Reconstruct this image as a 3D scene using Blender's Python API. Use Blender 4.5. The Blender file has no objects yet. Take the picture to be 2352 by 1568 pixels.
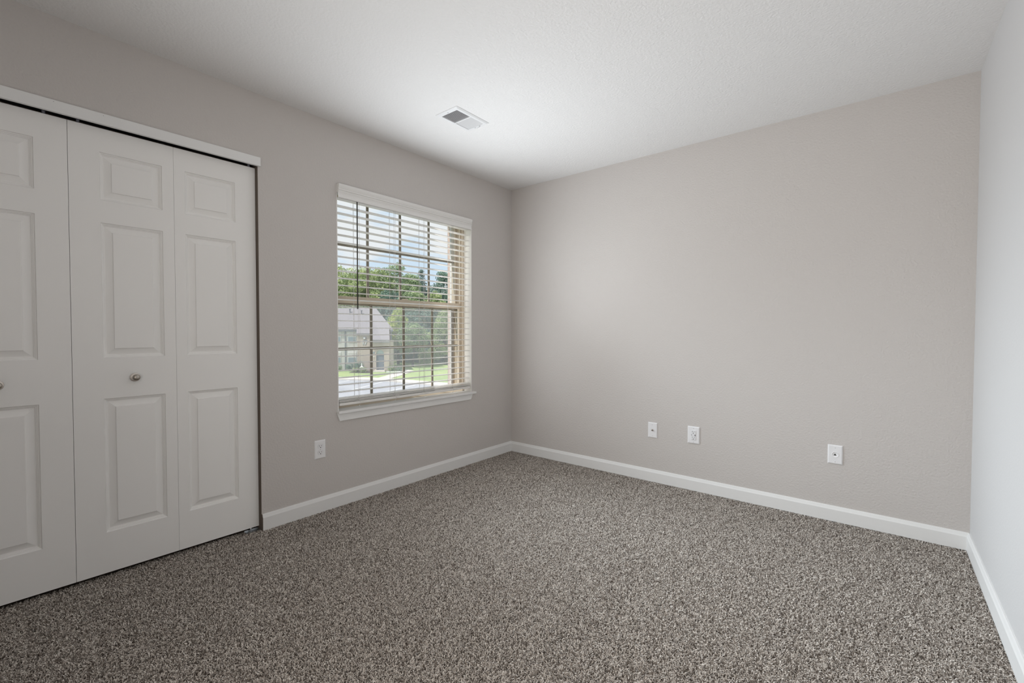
import bpy, bmesh, math, random
import numpy as np
from mathutils import Vector, Matrix, Euler

random.seed(7)
rng = np.random.default_rng(11)
scene = bpy.context.scene
COL = scene.collection
PI = math.pi

# ------------------------------------------------------------------ camera
cam_data = bpy.data.cameras.new('camera')
cam = bpy.data.objects.new('camera', cam_data)
COL.objects.link(cam)
cam_data.sensor_width = 36.0
cam_data.lens = 15.846
cam_data.clip_start = 0.05
cam_data.clip_end = 500
fw = Vector((-0.63358239, 0.77332988, -0.02311375)).normalized()
rt = Vector((0.77351901, 0.63377204, 0.00116084)).normalized()
up = rt.cross(fw).normalized()
cam.matrix_world = Matrix((
    (rt.x, up.x, -fw.x, 2.69355),
    (rt.y, up.y, -fw.y, -3.27307),
    (rt.z, up.z, -fw.z, 1.12758),
    (0, 0, 0, 1)))
scene.camera = cam

# ------------------------------------------------------------------ view / light
scene.view_settings.view_transform = 'Standard'
scene.view_settings.look = 'None'
scene.view_settings.exposure = 0.0
scene.view_settings.gamma = 1.0
scene.view_settings.use_curve_mapping = False
scene.cycles.max_bounces = 10
scene.cycles.diffuse_bounces = 6
scene.cycles.transparent_max_bounces = 24
scene.cycles.caustics_reflective = False
scene.cycles.caustics_refractive = False
scene.cycles.sample_clamp_indirect = 6.0

world = bpy.data.worlds.new('sky')
scene.world = world
world.use_nodes = True
nt = world.node_tree
nt.nodes.clear()
w_out = nt.nodes.new('ShaderNodeOutputWorld')
w_bg = nt.nodes.new('ShaderNodeBackground')
w_tc = nt.nodes.new('ShaderNodeTexCoord')
w_map = nt.nodes.new('ShaderNodeMapping')
w_map.inputs['Scale'].default_value = (1.0, 1.0, 2.4)
w_map.inputs['Location'].default_value = (0.35, 0.1, 0.0)
w_noise = nt.nodes.new('ShaderNodeTexNoise')
w_noise.inputs['Scale'].default_value = 5.0
w_noise.inputs['Detail'].default_value = 7.0
w_noise.inputs['Roughness'].default_value = 0.55
w_ramp = nt.nodes.new('ShaderNodeValToRGB')
w_ramp.color_ramp.elements[0].position = 0.37
w_ramp.color_ramp.elements[0].color = (0.60, 0.73, 0.86, 1)
w_ramp.color_ramp.elements[1].position = 0.49
w_ramp.color_ramp.elements[1].color = (0.80, 0.82, 0.84, 1)
nt.links.new(w_tc.outputs['Generated'], w_map.inputs['Vector'])
nt.links.new(w_map.outputs['Vector'], w_noise.inputs['Vector'])
nt.links.new(w_noise.outputs['Fac'], w_ramp.inputs['Fac'])
nt.links.new(w_ramp.outputs['Color'], w_bg.inputs['Color'])
nt.links.new(w_bg.outputs['Background'], w_out.inputs['Surface'])
w_bg.inputs['Strength'].default_value = 1.12


def lamp(name, kind, energy, color, loc, direction, size=None, size_y=None, spread=None, angle=None):
    d = bpy.data.lights.new(name, kind)
    d.energy = energy
    d.color = color
    if kind == 'AREA':
        d.shape = 'RECTANGLE'
        d.size = size
        d.size_y = size_y
        if spread:
            d.spread = math.radians(spread)
    if angle is not None:
        d.angle = math.radians(angle)
    o = bpy.data.objects.new(name, d)
    COL.objects.link(o)
    o.location = loc
    o.rotation_euler = Vector(direction).to_track_quat('-Z', 'Y').to_euler()
    return o


lamp('sun', 'SUN', 5.0, (1.0, 0.95, 0.88), (-5, -8, 20), (0.15, 0.43, -0.89), angle=0.6)
# daylight entering through the window opening: open light, light of the high sky going down to the floor,
# light of the sunny ground going up to the ceiling
lamp('window_daylight', 'AREA', 13.0, (0.90, 0.955, 1.0), (0.045, -1.138, 1.29), (1, 0, 0), size=1.16, size_y=1.30)
lamp('window_skylight', 'AREA', 10.5, (0.83, 0.93, 1.0), (0.34, -1.138, 1.29), (1, 0.06, -0.53), size=1.10, size_y=1.15, spread=78)
lamp('window_groundlight', 'AREA', 10.5, (0.90, 0.95, 1.0), (0.19, -1.138, 1.05), (1, -0.05, 0.6), size=1.10, size_y=0.52, spread=130)
lamp('reveal_fill', 'AREA', 1.1, (1.0, 0.98, 0.95), (-0.078, -0.74, 1.30), (1, 0.25, 0), size=0.34, size_y=1.30)  # added narrow lamp that brightens the right reveal and slat ends
lamp('recess_skylight', 'AREA', 0.7, (0.97, 0.98, 1.0), (-0.078, -1.138, 1.30), (1, 0, 0), size=1.16, size_y=1.30)
# added lamp aimed upward to lift the ceiling, no real source there
lamp('ceiling_fill', 'AREA', 2.2, (1.0, 0.97, 0.94), (1.5, -3.4, 0.9), (-0.05, 0.3, 1), size=0.6, size_y=0.6)
# added soft fill lamps at the rear
lamp('closet_fill', 'AREA', 1.6, (1.0, 0.945, 0.875), (2.98, -3.72, 1.35), (-1, 0.30, 0.08), size=0.5, size_y=1.8)
lamp('rear_fill', 'AREA', 18.0, (1.0, 0.945, 0.875), (2.35, -3.92, 1.25), (0.06, 1, 0.05), size=1.1, size_y=1.9, spread=140)


# ------------------------------------------------------------------ materials
def mat(name, color, rough=0.6, metallic=0.0, spec=0.4):
    m = bpy.data.materials.new(name)
    m.use_nodes = True
    b = m.node_tree.nodes['Principled BSDF']
    b.inputs['Base Color'].default_value = (*color, 1)
    b.inputs['Roughness'].default_value = rough
    b.inputs['Metallic'].default_value = metallic
    b.inputs['Specular IOR Level'].default_value = spec
    return m


def nodes_of(m):
    return m.node_tree.nodes, m.node_tree.links, m.node_tree.nodes['Principled BSDF']


def add_bump(m, scale, strength, dist=0.002, detail=3.0, stretch=(1, 1, 1), rough=0.5):
    n, l, b = nodes_of(m)
    tc = n.new('ShaderNodeTexCoord')
    mp = n.new('ShaderNodeMapping')
    mp.inputs['Scale'].default_value = stretch
    no = n.new('ShaderNodeTexNoise')
    no.inputs['Scale'].default_value = scale
    no.inputs['Detail'].default_value = detail
    no.inputs['Roughness'].default_value = rough
    bu = n.new('ShaderNodeBump')
    bu.inputs['Strength'].default_value = strength
    bu.inputs['Distance'].default_value = dist
    l.new(tc.outputs['Object'], mp.inputs['Vector'])
    l.new(mp.outputs['Vector'], no.inputs['Vector'])
    l.new(no.outputs['Fac'], bu.inputs['Height'])
    l.new(bu.outputs['Normal'], b.inputs['Normal'])
    return m


def add_mottle(m, c1, c2, scale, detail=3.0, lo=0.35, hi=0.65, coord='Object'):
    n, l, b = nodes_of(m)
    tc = n.new('ShaderNodeTexCoord')
    no = n.new('ShaderNodeTexNoise')
    no.inputs['Scale'].default_value = scale
    no.inputs['Detail'].default_value = detail
    rp = n.new('ShaderNodeValToRGB')
    rp.color_ramp.elements[0].position = lo
    rp.color_ramp.elements[0].color = (*c1, 1)
    rp.color_ramp.elements[1].position = hi
    rp.color_ramp.elements[1].color = (*c2, 1)
    l.new(tc.outputs[coord], no.inputs['Vector'])
    l.new(no.outputs['Fac'], rp.inputs['Fac'])
    l.new(rp.outputs['Color'], b.inputs['Base Color'])
    return m


M = {}
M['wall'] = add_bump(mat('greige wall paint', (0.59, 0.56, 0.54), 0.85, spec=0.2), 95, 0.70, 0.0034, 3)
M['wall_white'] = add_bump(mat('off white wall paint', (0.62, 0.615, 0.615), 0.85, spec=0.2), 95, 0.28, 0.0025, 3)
M['ceiling'] = add_bump(mat('ceiling paint', (0.785, 0.78, 0.775), 0.9, spec=0.15), 82, 0.80, 0.0042, 4)
M['trim'] = mat('white trim paint', (0.80, 0.80, 0.795), 0.42, spec=0.4)
M['door'] = add_bump(mat('white door paint', (0.87, 0.86, 0.845), 0.5, spec=0.35), 260, 0.05, 0.001, 2)
M['reveal'] = mat('white window reveal paint', (0.84, 0.83, 0.81), 0.6, spec=0.3)
M['vinyl'] = mat('tan window vinyl', (0.66, 0.575, 0.47), 0.4)
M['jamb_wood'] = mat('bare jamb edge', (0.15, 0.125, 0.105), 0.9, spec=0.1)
M['slat'] = mat('white blind slat', (0.80, 0.785, 0.76), 0.38)
M['valance'] = mat('white blind valance', (0.80, 0.79, 0.775), 0.4)
M['cord'] = mat('white blind cord', (0.75, 0.74, 0.72), 0.7)
M['wand'] = mat('smoky tilt wand', (0.055, 0.055, 0.05), 0.18, spec=0.6)
M['plate'] = mat('white wall plate plastic', (0.83, 0.83, 0.845), 0.3)
M['device'] = mat('white device plastic', (0.80, 0.80, 0.82), 0.35)
M['slot'] = mat('dark slot', (0.025, 0.022, 0.02), 0.7)
M['nickel'] = mat('satin nickel', (0.42, 0.385, 0.34), 0.26, 1.0)
M['nickel_rose'] = mat('pale nickel rose', (0.74, 0.69, 0.64), 0.5, 1.0)
M['zinc'] = mat('zinc plated steel', (0.62, 0.64, 0.66), 0.35, 1.0)
M['track'] = mat('dark closet track', (0.02, 0.018, 0.017), 0.6)
M['closet'] = mat('closet interior paint', (0.10, 0.09, 0.085), 0.9)
M['vent'] = mat('white vent enamel', (0.75, 0.755, 0.765), 0.4)
M['duct'] = mat('grey duct', (0.30, 0.30, 0.30), 0.9)

# carpet
M['carpet'] = mat('carpet backing', (0.16, 0.135, 0.115), 0.95, spec=0.05)  # dark brown puts the shadow between the tufts into the colour
M['yarn'] = mat('two-tone carpet yarn', (0.3, 0.27, 0.24), 0.9, spec=0.1)
n, l, b = nodes_of(M['yarn'])
ya_ = n.new('ShaderNodeAttribute'); ya_.attribute_name = 'yarn'
l.new(ya_.outputs['Color'], b.inputs['Base Color'])


def glass_mat(name, tint):
    m = bpy.data.materials.new(name)
    m.use_nodes = True
    t = m.node_tree
    t.nodes.clear()
    o = t.nodes.new('ShaderNodeOutputMaterial')
    tr = t.nodes.new('ShaderNodeBsdfTransparent'); tr.inputs['Color'].default_value = (*tint, 1)
    gl = t.nodes.new('ShaderNodeBsdfGlossy'); gl.inputs['Roughness'].default_value = 0.0
    fr = t.nodes.new('ShaderNodeFresnel'); fr.inputs['IOR'].default_value = 1.45
    mi = t.nodes.new('ShaderNodeMixShader')
    t.links.new(fr.outputs['Fac'], mi.inputs['Fac'])
    t.links.new(tr.outputs[0], mi.inputs[1])
    t.links.new(gl.outputs[0], mi.inputs[2])
    t.links.new(mi.outputs[0], o.inputs['Surface'])
    return m


M['glass'] = glass_mat('window glass', (0.95, 0.97, 0.965))


def screen_mat():
    m = bpy.data.materials.new('insect screen mesh')
    m.use_nodes = True
    t = m.node_tree
    t.nodes.clear()
    o = t.nodes.new('ShaderNodeOutputMaterial')
    tr = t.nodes.new('ShaderNodeBsdfTransparent'); tr.inputs['Color'].default_value = (1, 1, 1, 1)
    df = t.nodes.new('ShaderNodeBsdfTranslucent'); df.inputs['Color'].default_value = (0.62, 0.64, 0.68, 1)
    mi = t.nodes.new('ShaderNodeMixShader'); mi.inputs['Fac'].default_value = 0.30
    t.links.new(tr.outputs[0], mi.inputs[1])
    t.links.new(df.outputs[0], mi.inputs[2])
    t.links.new(mi.outputs[0], o.inputs['Surface'])
    return m


M['screen'] = screen_mat()


def brick_mat(name, c1, c2, mortar, scale=1.0):
    m = mat(name, c1, 0.9, spec=0.2)
    n, l, b = nodes_of(m)
    g = n.new('ShaderNodeNewGeometry')
    sx = n.new('ShaderNodeSeparateXYZ')
    l.new(g.outputs['Position'], sx.inputs[0])
    ad = n.new('ShaderNodeMath'); ad.operation = 'ADD'
    l.new(sx.outputs['X'], ad.inputs[0]); l.new(sx.outputs['Y'], ad.inputs[1])
    cb = n.new('ShaderNodeCombineXYZ')
    l.new(ad.outputs[0], cb.inputs['X']); l.new(sx.outputs['Z'], cb.inputs['Y'])
    br = n.new('ShaderNodeTexBrick')
    br.inputs['Scale'].default_value = scale
    br.inputs['Brick Width'].default_value = 0.215
    br.inputs['Row Height'].default_value = 0.075
    br.inputs['Mortar Size'].default_value = 0.006
    br.inputs['Color1'].default_value = (*c1, 1)
    br.inputs['Color2'].default_value = (*c2, 1)
    br.inputs['Mortar'].default_value = (*mortar, 1)
    l.new(cb.outputs[0], br.inputs['Vector'])
    l.new(br.outputs['Color'], b.inputs['Base Color'])
    return m


M['brick_near'] = brick_mat('pinkish outer brick', (0.72, 0.58, 0.53), (0.66, 0.52, 0.48), (0.72, 0.67, 0.64))
M['brick_house'] = brick_mat('buff house brick', (0.56, 0.47, 0.42), (0.50, 0.42, 0.38), (0.55, 0.50, 0.47))
M['siding'] = mat('pale house siding', (0.58, 0.56, 0.56), 0.8)
M['shingle'] = add_mottle(mat('lavender grey shingle', (0.5, 0.48, 0.5), 0.95, spec=0.1), (0.255, 0.24, 0.262), (0.325, 0.307, 0.333), 14, 4)
M['fascia'] = mat('slate fascia', (0.27, 0.28, 0.33), 0.7)
M['pane'] = mat('dull house window pane', (0.26, 0.31, 0.36), 0.25)
M['house_door'] = mat('slate blue door', (0.20, 0.22, 0.28), 0.5)
M['fanlight'] = mat('pale fanlight glass', (0.44, 0.52, 0.54), 0.25)
M['white'] = mat('white painted metal', (0.80, 0.80, 0.82), 0.5)
M['pipe'] = mat('grey roof pipe', (0.22, 0.22, 0.26), 0.6)
M['concrete'] = add_mottle(mat('pale concrete', (0.6, 0.57, 0.53), 0.9, spec=0.15), (0.60, 0.565, 0.53), (0.70, 0.665, 0.63), 1.2, 4)
M['asphalt'] = add_mottle(mat('lavender grey asphalt', (0.37, 0.38, 0.42), 0.9, spec=0.2), (0.36, 0.37, 0.42), (0.43, 0.44, 0.49), 0.7, 5)
M['lawn'] = add_mottle(mat('mown lawn', (0.3, 0.4, 0.15), 0.95, spec=0.1), (0.265, 0.36, 0.17), (0.37, 0.45, 0.20), 0.35, 6)
M['bark'] = mat('tree bark', (0.10, 0.085, 0.075), 0.95, spec=0.1)
M['mulch'] = mat('dark mulch', (0.10, 0.085, 0.08), 0.95, spec=0.1)


def leaf_mat(name, dark, light, scale):
    m = bpy.data.materials.new(name)
    m.use_nodes = True
    n, l, b = nodes_of(m)
    b.inputs['Roughness'].default_value = 0.7
    b.inputs['Specular IOR Level'].default_value = 0.2
    g = n.new('ShaderNodeNewGeometry')
    no = n.new('ShaderNodeTexNoise'); no.inputs['Scale'].default_value = scale; no.inputs['Detail'].default_value = 5
    no.inputs['Roughness'].default_value = 0.7
    rp = n.new('ShaderNodeValToRGB')
    rp.color_ramp.elements[0].position = 0.36; rp.color_ramp.elements[0].color = (*dark, 1)
    rp.color_ramp.elements[1].position = 0.64; rp.color_ramp.elements[1].color = (*light, 1)
    l.new(g.outputs['Position'], no.inputs['Vector'])
    l.new(no.outputs['Fac'], rp.inputs['Fac'])
    l.new(rp.outputs['Color'], b.inputs['Base Color'])
    tr = n.new('ShaderNodeBsdfTranslucent')
    l.new(rp.outputs['Color'], tr.inputs['Color'])
    mi = n.new('ShaderNodeMixShader'); mi.inputs['Fac'].default_value = 0.35
    out = [x for x in n if x.type == 'OUTPUT_MATERIAL'][0]
    l.new(b.outputs[0], mi.inputs[1]); l.new(tr.outputs[0], mi.inputs[2])
    l.new(mi.outputs[0], out.inputs['Surface'])
    return m


M['leaf_warm'] = leaf_mat('warm green leaves', (0.22, 0.31, 0.16), (0.60, 0.66, 0.36), 0.9)
M['leaf_mid'] = leaf_mat('mid green leaves', (0.17, 0.26, 0.17), (0.50, 0.59, 0.34), 0.9)
M['leaf_dark'] = leaf_mat('blue green leaves', (0.12, 0.20, 0.19), (0.31, 0.43, 0.34), 0.9)
M['leaf_bright'] = leaf_mat('bright yellow green leaves', (0.32, 0.44, 0.12), (0.72, 0.76, 0.28), 1.1)
M['needle'] = leaf_mat('spruce needles', (0.10, 0.16, 0.17), (0.25, 0.34, 0.30), 1.2)


# ------------------------------------------------------------------ mesh helpers
class MB:
    """collects shapes; build() links them as one mesh object"""
    def __init__(self):
        self.v = []
        self.f = []
        self.smooth = []

    def add(self, vs, fs, smooth=False):
        o = len(self.v)
        self.v += [tuple(p) for p in vs]
        for f in fs:
            self.f.append([i + o for i in f])
            self.smooth.append(smooth)
        return self

    def box(self, a, c, bev=0.0):
        x0, y0, z0 = a
        x1, y1, z1 = c
        if bev <= 0:
            vs = [(x, y, z) for z in (z0, z1) for y in (y0, y1) for x in (x0, x1)]
            fs = [(0, 2, 3, 1), (4, 5, 7, 6), (0, 1, 5, 4), (2, 6, 7, 3), (0, 4, 6, 2), (1, 3, 7, 5)]
            return self.add(vs, fs)
        bmx = bmesh.new()
        bmesh.ops.create_cube(bmx, size=1.0)
        for v in bmx.verts:
            v.co = Vector(((v.co.x + .5) * (x1 - x0) + x0, (v.co.y + .5) * (y1 - y0) + y0, (v.co.z + .5) * (z1 - z0) + z0))
        bmesh.ops.bevel(bmx, geom=bmx.edges[:] + bmx.verts[:], offset=bev, segments=2, profile=0.5, affect='EDGES')
        bmx.verts.index_update()
        self.add([v.co[:] for v in bmx.verts], [[v.index for v in f.verts] for f in bmx.faces])
        bmx.free()
        return self

    def prism(self, prof, axis, a, c, smooth=False):
        """extrude a closed 2D profile along an axis; prof pairs map to the other two axes in order"""
        n = len(prof)
        def P(p, t):
            if axis == 'x':
                return (t, p[0], p[1])
            if axis == 'y':
                return (p[0], t, p[1])
            return (p[0], p[1], t)
        vs = [P(p, a) for p in prof] + [P(p, c) for p in prof]
        fs = [(i, (i + 1) % n, n + (i + 1) % n, n + i) for i in range(n)]
        self.add(vs, fs, smooth)
        self.add([P(p, a) for p in prof], [tuple(range(n))[::-1]])
        self.add([P(p, c) for p in prof], [tuple(range(n))])
        return self

    def tube(self, pts, r, seg=6, caps=True):
        pts = [Vector(p) for p in pts]
        rings = []
        rr = r if isinstance(r, (list, tuple)) else [r] * len(pts)
        for i, p in enumerate(pts):
            d = (pts[min(i + 1, len(pts) - 1)] - pts[max(i - 1, 0)]).normalized()
            ref = Vector((0, 0, 1)) if abs(d.z) < 0.9 else Vector((1, 0, 0))
            a = d.cross(ref).normalized()
            b2 = d.cross(a).normalized()
            rings.append([p + (a * math.cos(t) + b2 * math.sin(t)) * rr[i] for t in [2 * PI * k / seg for k in range(seg)]])
        vs = [q for ring in rings for q in ring]
        fs = []
        for i in range(len(pts) - 1):
            for k in range(seg):
                fs.append((i * seg + k, i * seg + (k + 1) % seg, (i + 1) * seg + (k + 1) % seg, (i + 1) * seg + k))
        self.add(vs, fs, True)
        if caps:
            self.add(rings[0], [tuple(range(seg))[::-1]])
            self.add(rings[-1], [tuple(range(seg))])
        return self

    def lathe(self, prof, origin, axis, seg=28):
        """prof: (radius, distance along axis)"""
        axis = Vector(axis).normalized()
        ref = Vector((0, 0, 1)) if abs(axis.z) < 0.9 else Vector((1, 0, 0))
        a = axis.cross(ref).normalized()
        b2 = axis.cross(a).normalized()
        o = Vector(origin)
        vs = []
        for r, h in prof:
            for k in range(seg):
                t = 2 * PI * k / seg
                vs.append(o + axis * h + (a * math.cos(t) + b2 * math.sin(t)) * max(r, 1e-5))
        fs = []
        for i in range(len(prof) - 1):
            for k in range(seg):
                fs.append((i * seg + k, i * seg + (k + 1) % seg, (i + 1) * seg + (k + 1) % seg, (i + 1) * seg + k))
        return self.add(vs, fs, True)

    def poly(self, pts):
        return self.add(pts, [tuple(range(len(pts)))])

    def build(self, name, material, parent=None, recalc=True, origin=None):
        me = bpy.data.meshes.new(name)
        vs = self.v
        if origin is not None:
            vs = [(p[0] - origin[0], p[1] - origin[1], p[2] - origin[2]) for p in vs]
        me.from_pydata(vs, [], self.f)
        me.polygons.foreach_set('use_smooth', self.smooth)
        if recalc:
            bmx = bmesh.new()
            bmx.from_mesh(me)
            bmesh.ops.remove_doubles(bmx, verts=bmx.verts[:], dist=1e-6)
            bmesh.ops.recalc_face_normals(bmx, faces=bmx.faces[:])
            bmx.to_mesh(me)
            bmx.free()
        me.materials.append(material)
        me.update()
        o = bpy.data.objects.new(name, me)
        COL.objects.link(o)
        if origin is not None:
            o.location = origin
        if parent is not None:
            o.parent = parent
        return o


def tag(o, label, cat, group=None, kind=None):
    o['label'] = label
    o['category'] = cat
    if group:
        o['group'] = group
    if kind:
        o['kind'] = kind
    return o


def empty(name, loc=(0, 0, 0), rz=0.0):
    o = bpy.data.objects.new(name, None)
    o.empty_display_size = 0.1
    COL.objects.link(o)
    o.location = loc
    o.rotation_euler = (0, 0, rz)
    return o


def copy_tree(o, parent=None):
    c = o.copy()
    COL.objects.link(c)
    if parent is not None:
        c.parent = parent
    for ch in list(o.children):
        copy_tree(ch, c)
    return c


# ------------------------------------------------------------------ room shell
W, H = 3.062, 2.44
YR = -4.02           # rear wall
OY0, OY1 = -1.748, -0.528     # window opening along the left wall
OZ0, OZ1 = 0.596, 2.056
CY0, CY1 = -3.737, -2.2160     # closet opening
CZ = 2.075

FZ = -0.007      # backing of the carpet; the yarn tips reach up to about z = 0
floor = MB().box((-0.72, YR - 0.12, -0.12), (-0.2, CY1 + 0.2, FZ)).box((-0.2, YR - 0.12, -0.12), (W + 0.12, 0.12, FZ)).build('floor', M['carpet'])
tag(floor, 'carpeted floor of the empty room', 'floor', kind='structure')
ceil = MB().box((-0.72, YR - 0.12, H), (-0.2, CY1 + 0.2, H + 0.12)).box((-0.2, YR - 0.12, H), (W + 0.12, 0.12, H + 0.12)).build('ceiling', M['ceiling'])
tag(ceil, 'white textured ceiling over the empty room', 'ceiling', kind='structure')

wl = MB()
T = -0.115
wl.box((T, YR - 0.12, FZ), (0, CY0, H))
wl.box((T, CY0, CZ), (0, CY1, H))
wl.box((T, CY1, FZ), (0, OY0, H))
wl.box((T, OY0, FZ), (0, OY1, OZ0))
wl.box((T, OY0, OZ1), (0, OY1, H))
wl.box((T, OY1, FZ), (0, 0.12, H))
o = wl.build('wall_left', M['wall'])
tag(o, 'greige wall with the window and the closet', 'wall', kind='structure')
o = MB().box((0, 0, FZ), (W, 0.12, H)).build('wall_back', M['wall'])
tag(o, 'long greige wall with three small wall plates', 'wall', kind='structure')
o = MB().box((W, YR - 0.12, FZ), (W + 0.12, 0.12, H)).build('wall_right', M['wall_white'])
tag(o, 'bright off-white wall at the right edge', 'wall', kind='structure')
o = MB().box((0, YR - 0.12, FZ), (W, YR, H)).build('wall_rear', M['wall'])
tag(o, 'greige wall behind the viewer', 'wall', kind='structure')
# closet interior
cl = MB()
cl.box((-0.72, CY0 - 0.12, 0), (-0.66, CY1 + 0.2, H))
cl.box((-0.66, CY0 - 0.12, 0), (T, CY0 - 0.06, H))
cl.box((-0.66, CY1 + 0.14, 0), (T, CY1 + 0.2, H))
o = cl.build('wall_closet', M['closet'])
tag(o, 'dim closet walls behind the bifold doors', 'wall', kind='structure')

# outer brick wall of the building, with its own opening
BY0, BY1, BZ0, BZ1 = OY0 + 0.03, -0.558, 0.56, 2.09
ob = MB()
X0, X1 = -0.264, -0.195
ob.box((X0, -9.0, -3.6), (X1, BY0, 3.2))
ob.box((X0, BY1, -3.6), (X1, 4.0, 3.2))
ob.box((X0, BY0, -3.6), (X1, BY1, BZ0))
ob.box((X0, BY0, BZ1), (X1, BY1, 3.2))
o = ob.build('wall_outside', M['brick_near'])
tag(o, 'pinkish outer brick wall seen past the window edge', 'wall', kind='structure')

# ------------------------------------------------------------------ baseboards
BH, BT = 0.0911, 0.0127
def base_prof(flip=1):
    return [(0, FZ), (BT, FZ), (BT, BH - 0.021), (BT - 0.0012, BH - 0.018), (BT - 0.003, BH - 0.014),
            (BT - 0.0055, BH - 0.006), (BT - 0.0075, BH - 0.001), (BT - 0.0085, BH), (0, BH)]
bb = MB().prism([(x, z) for x, z in base_prof()], 'y', CY1 + 0.002, -0.0005)
o = bb.build('baseboard_left', M['trim'])
tag(o, 'white baseboard under the window', 'baseboard', kind='structure')
# bare sawn end of the board beside the closet
MB().prism([(x, z) for x, z in base_prof()], 'y', CY1 - 0.0005, CY1 + 0.0021).build('sawn_end', M['jamb_wood'], o)['label'] = 'bare brown sawn end'
bb = MB().prism([(-y, z) for y, z in base_prof()], 'x', 0.0005, W - 0.0005)
o = bb.build('baseboard_back', M['trim'])
tag(o, 'long white baseboard under the three wall plates', 'baseboard', kind='structure')
bb = MB().prism([(W - x, z) for x, z in base_prof()], 'y', YR, -0.0005)
o = bb.build('baseboard_right', M['trim'])
tag(o, 'white baseboard along the off-white wall', 'baseboard', kind='structure')
bb = MB().prism([(YR + y, z) for y, z in base_prof()], 'x', 0.0005, W - 0.0005)
o = bb.build('baseboard_rear', M['trim'])
tag(o, 'white baseboard behind the viewer', 'baseboard', kind='structure')

# carpet pile: short bent tufts of light, middle and dark yarn
def carpet_pile(x0, y0, x1, y1, per_m2):
    n = int((x1 - x0) * (y1 - y0) * per_m2)
    bx = x0 + (x1 - x0) * rng.random(n)
    by = y0 + (y1 - y0) * rng.random(n)
    ok = (bx > BT + 0.001) | (by < CY1 - 0.001)
    bx, by = bx[ok], by[ok]
    n = len(bx)
    base = np.stack([bx, by, np.full(n, FZ)], 1)
    ang = rng.random(n) * 2 * PI
    d = np.stack([np.cos(ang), np.sin(ang), np.zeros(n)], 1)
    side = np.stack([-np.sin(ang), np.cos(ang), np.zeros(n)], 1)
    w = (0.0008 + 0.0006 * rng.random(n))[:, None]
    h = (0.0062 + 0.0026 * rng.random(n))[:, None]
    lean = (0.0030 + 0.0060 * rng.random(n))[:, None]
    up = np.array([[0, 0, 1.0]])
    tw = rng.normal(scale=0.0012, size=(n, 1))
    p0 = base
    p1 = base + up * h * 0.80 + d * lean * 0.32 + side * tw
    p2 = base + up * h + d * lean + side * tw * 2
    s1 = side + d * rng.normal(scale=0.6, size=(n, 1))
    v = np.stack([p0 - side * w, p0 + side * w, p1 - s1 * w * 1.1, p1 + s1 * w * 1.1, p2 - s1 * w * 0.75, p2 + s1 * w * 0.75], 1).reshape(-1, 3)
    # keep the yarn in front of the boards and walls
    v[:, 0] = np.where(v[:, 1] > CY1, np.maximum(v[:, 0], BT), v[:, 0])
    v[:, 0] = np.minimum(v[:, 0], W - BT)
    v[:, 1] = np.minimum(v[:, 1], -BT)
    o = np.arange(n)[:, None] * 6
    q = np.concatenate([o + np.array([[0, 1, 3, 2]]), o + np.array([[2, 3, 5, 4]])], 1).reshape(-1)
    me = bpy.data.meshes.new('carpet_pile')
    me.vertices.add(len(v)); me.vertices.foreach_set('co', v.astype(np.float32).ravel())
    me.loops.add(len(q)); me.loops.foreach_set('vertex_index', q.astype(np.int32))
    me.polygons.add(n * 2)
    me.polygons.foreach_set('loop_start', np.arange(0, n * 8, 4, dtype=np.int32))
    me.polygons.foreach_set('loop_total', np.full(n * 2, 4, dtype=np.int32))
    light = np.array([0.82, 0.77, 0.715]); mid = np.array([0.52, 0.465, 0.415]); dark = np.array([0.13, 0.104, 0.085])
    # yarn colour runs in little groups, like twisted two-tone yarn
    g = np.sin(bx * 830 + 3.1 * np.sin(by * 410)) * np.sin(by * 790 + 2.7 * np.sin(bx * 370)) * 0.16
    t = np.clip(rng.random(n) + g, 0, 1)[:, None]
    c = np.where(t < 0.5, dark + (mid - dark) * t * 2, mid + (light - mid) * (t - 0.5) * 2)
    c = np.repeat(c, 6, 0)
    at_ = me.attributes.new('yarn', 'FLOAT_COLOR', 'POINT')
    at_.data.foreach_set('color', np.concatenate([c, np.ones((len(c), 1))], 1).astype(np.float32).ravel())
    me.materials.append(M['yarn'])
    me.update()
    ob_ = bpy.data.objects.new('carpet_pile', me)
    COL.objects.link(ob_)
    return ob_


pile = carpet_pile(-0.06, -3.35, W, 0.0, 80000)
tag(pile, 'speckled taupe carpet pile covering the floor', 'carpet', kind='stuff')

# ------------------------------------------------------------------ closet
o = MB().box((0.0, CY0 - 0.02, 2.039), (0.018, -2.2065, 2.0865), 0.0015).build('trim_1', M['trim'])
tag(o, 'flat white header board above the closet doors', 'trim', kind='structure')
# bare opening edge beside the door
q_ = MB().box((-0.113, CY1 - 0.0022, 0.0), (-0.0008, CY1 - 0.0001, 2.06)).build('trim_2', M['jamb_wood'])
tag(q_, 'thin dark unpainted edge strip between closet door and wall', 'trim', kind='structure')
# nail dots filled in the header
nd = MB()
for y, z in ((-3.015, 2.078), (-2.86, 2.077)):
    nd.lathe([(0.0, 0.0004), (0.0010, 0.0004), (0.0010, -0.0005)], (0.018, y, z), (1, 0, 0), 8)
nd.build('nail_hole', M['slot'], o)

tk = empty('closet_track', (-0.048, -2.97, 2.058))
tag(tk, 'dark metal sliding track hidden above the closet doors', 'track')
trk = MB()
trk.box((-0.068, CY0 + 0.004, 2.052), (-0.030, CY1 - 0.004, 2.075))
trk.build('rail', M['track'], tk, origin=(-0.048, -2.97, 2.058)).location = (0, 0, 0)
for y in (-3.04, -2.935, -2.245):
    pin = MB().lathe([(0, -0.012), (0.006, -0.012), (0.006, 0.012), (0, 0.012)], (0, 0, 0), (0, 0, 1), 12)
    q = pin.build('pivot_pin', M['pipe'], tk)
    q.location = (0.0, y + 2.97, -0.008)

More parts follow.
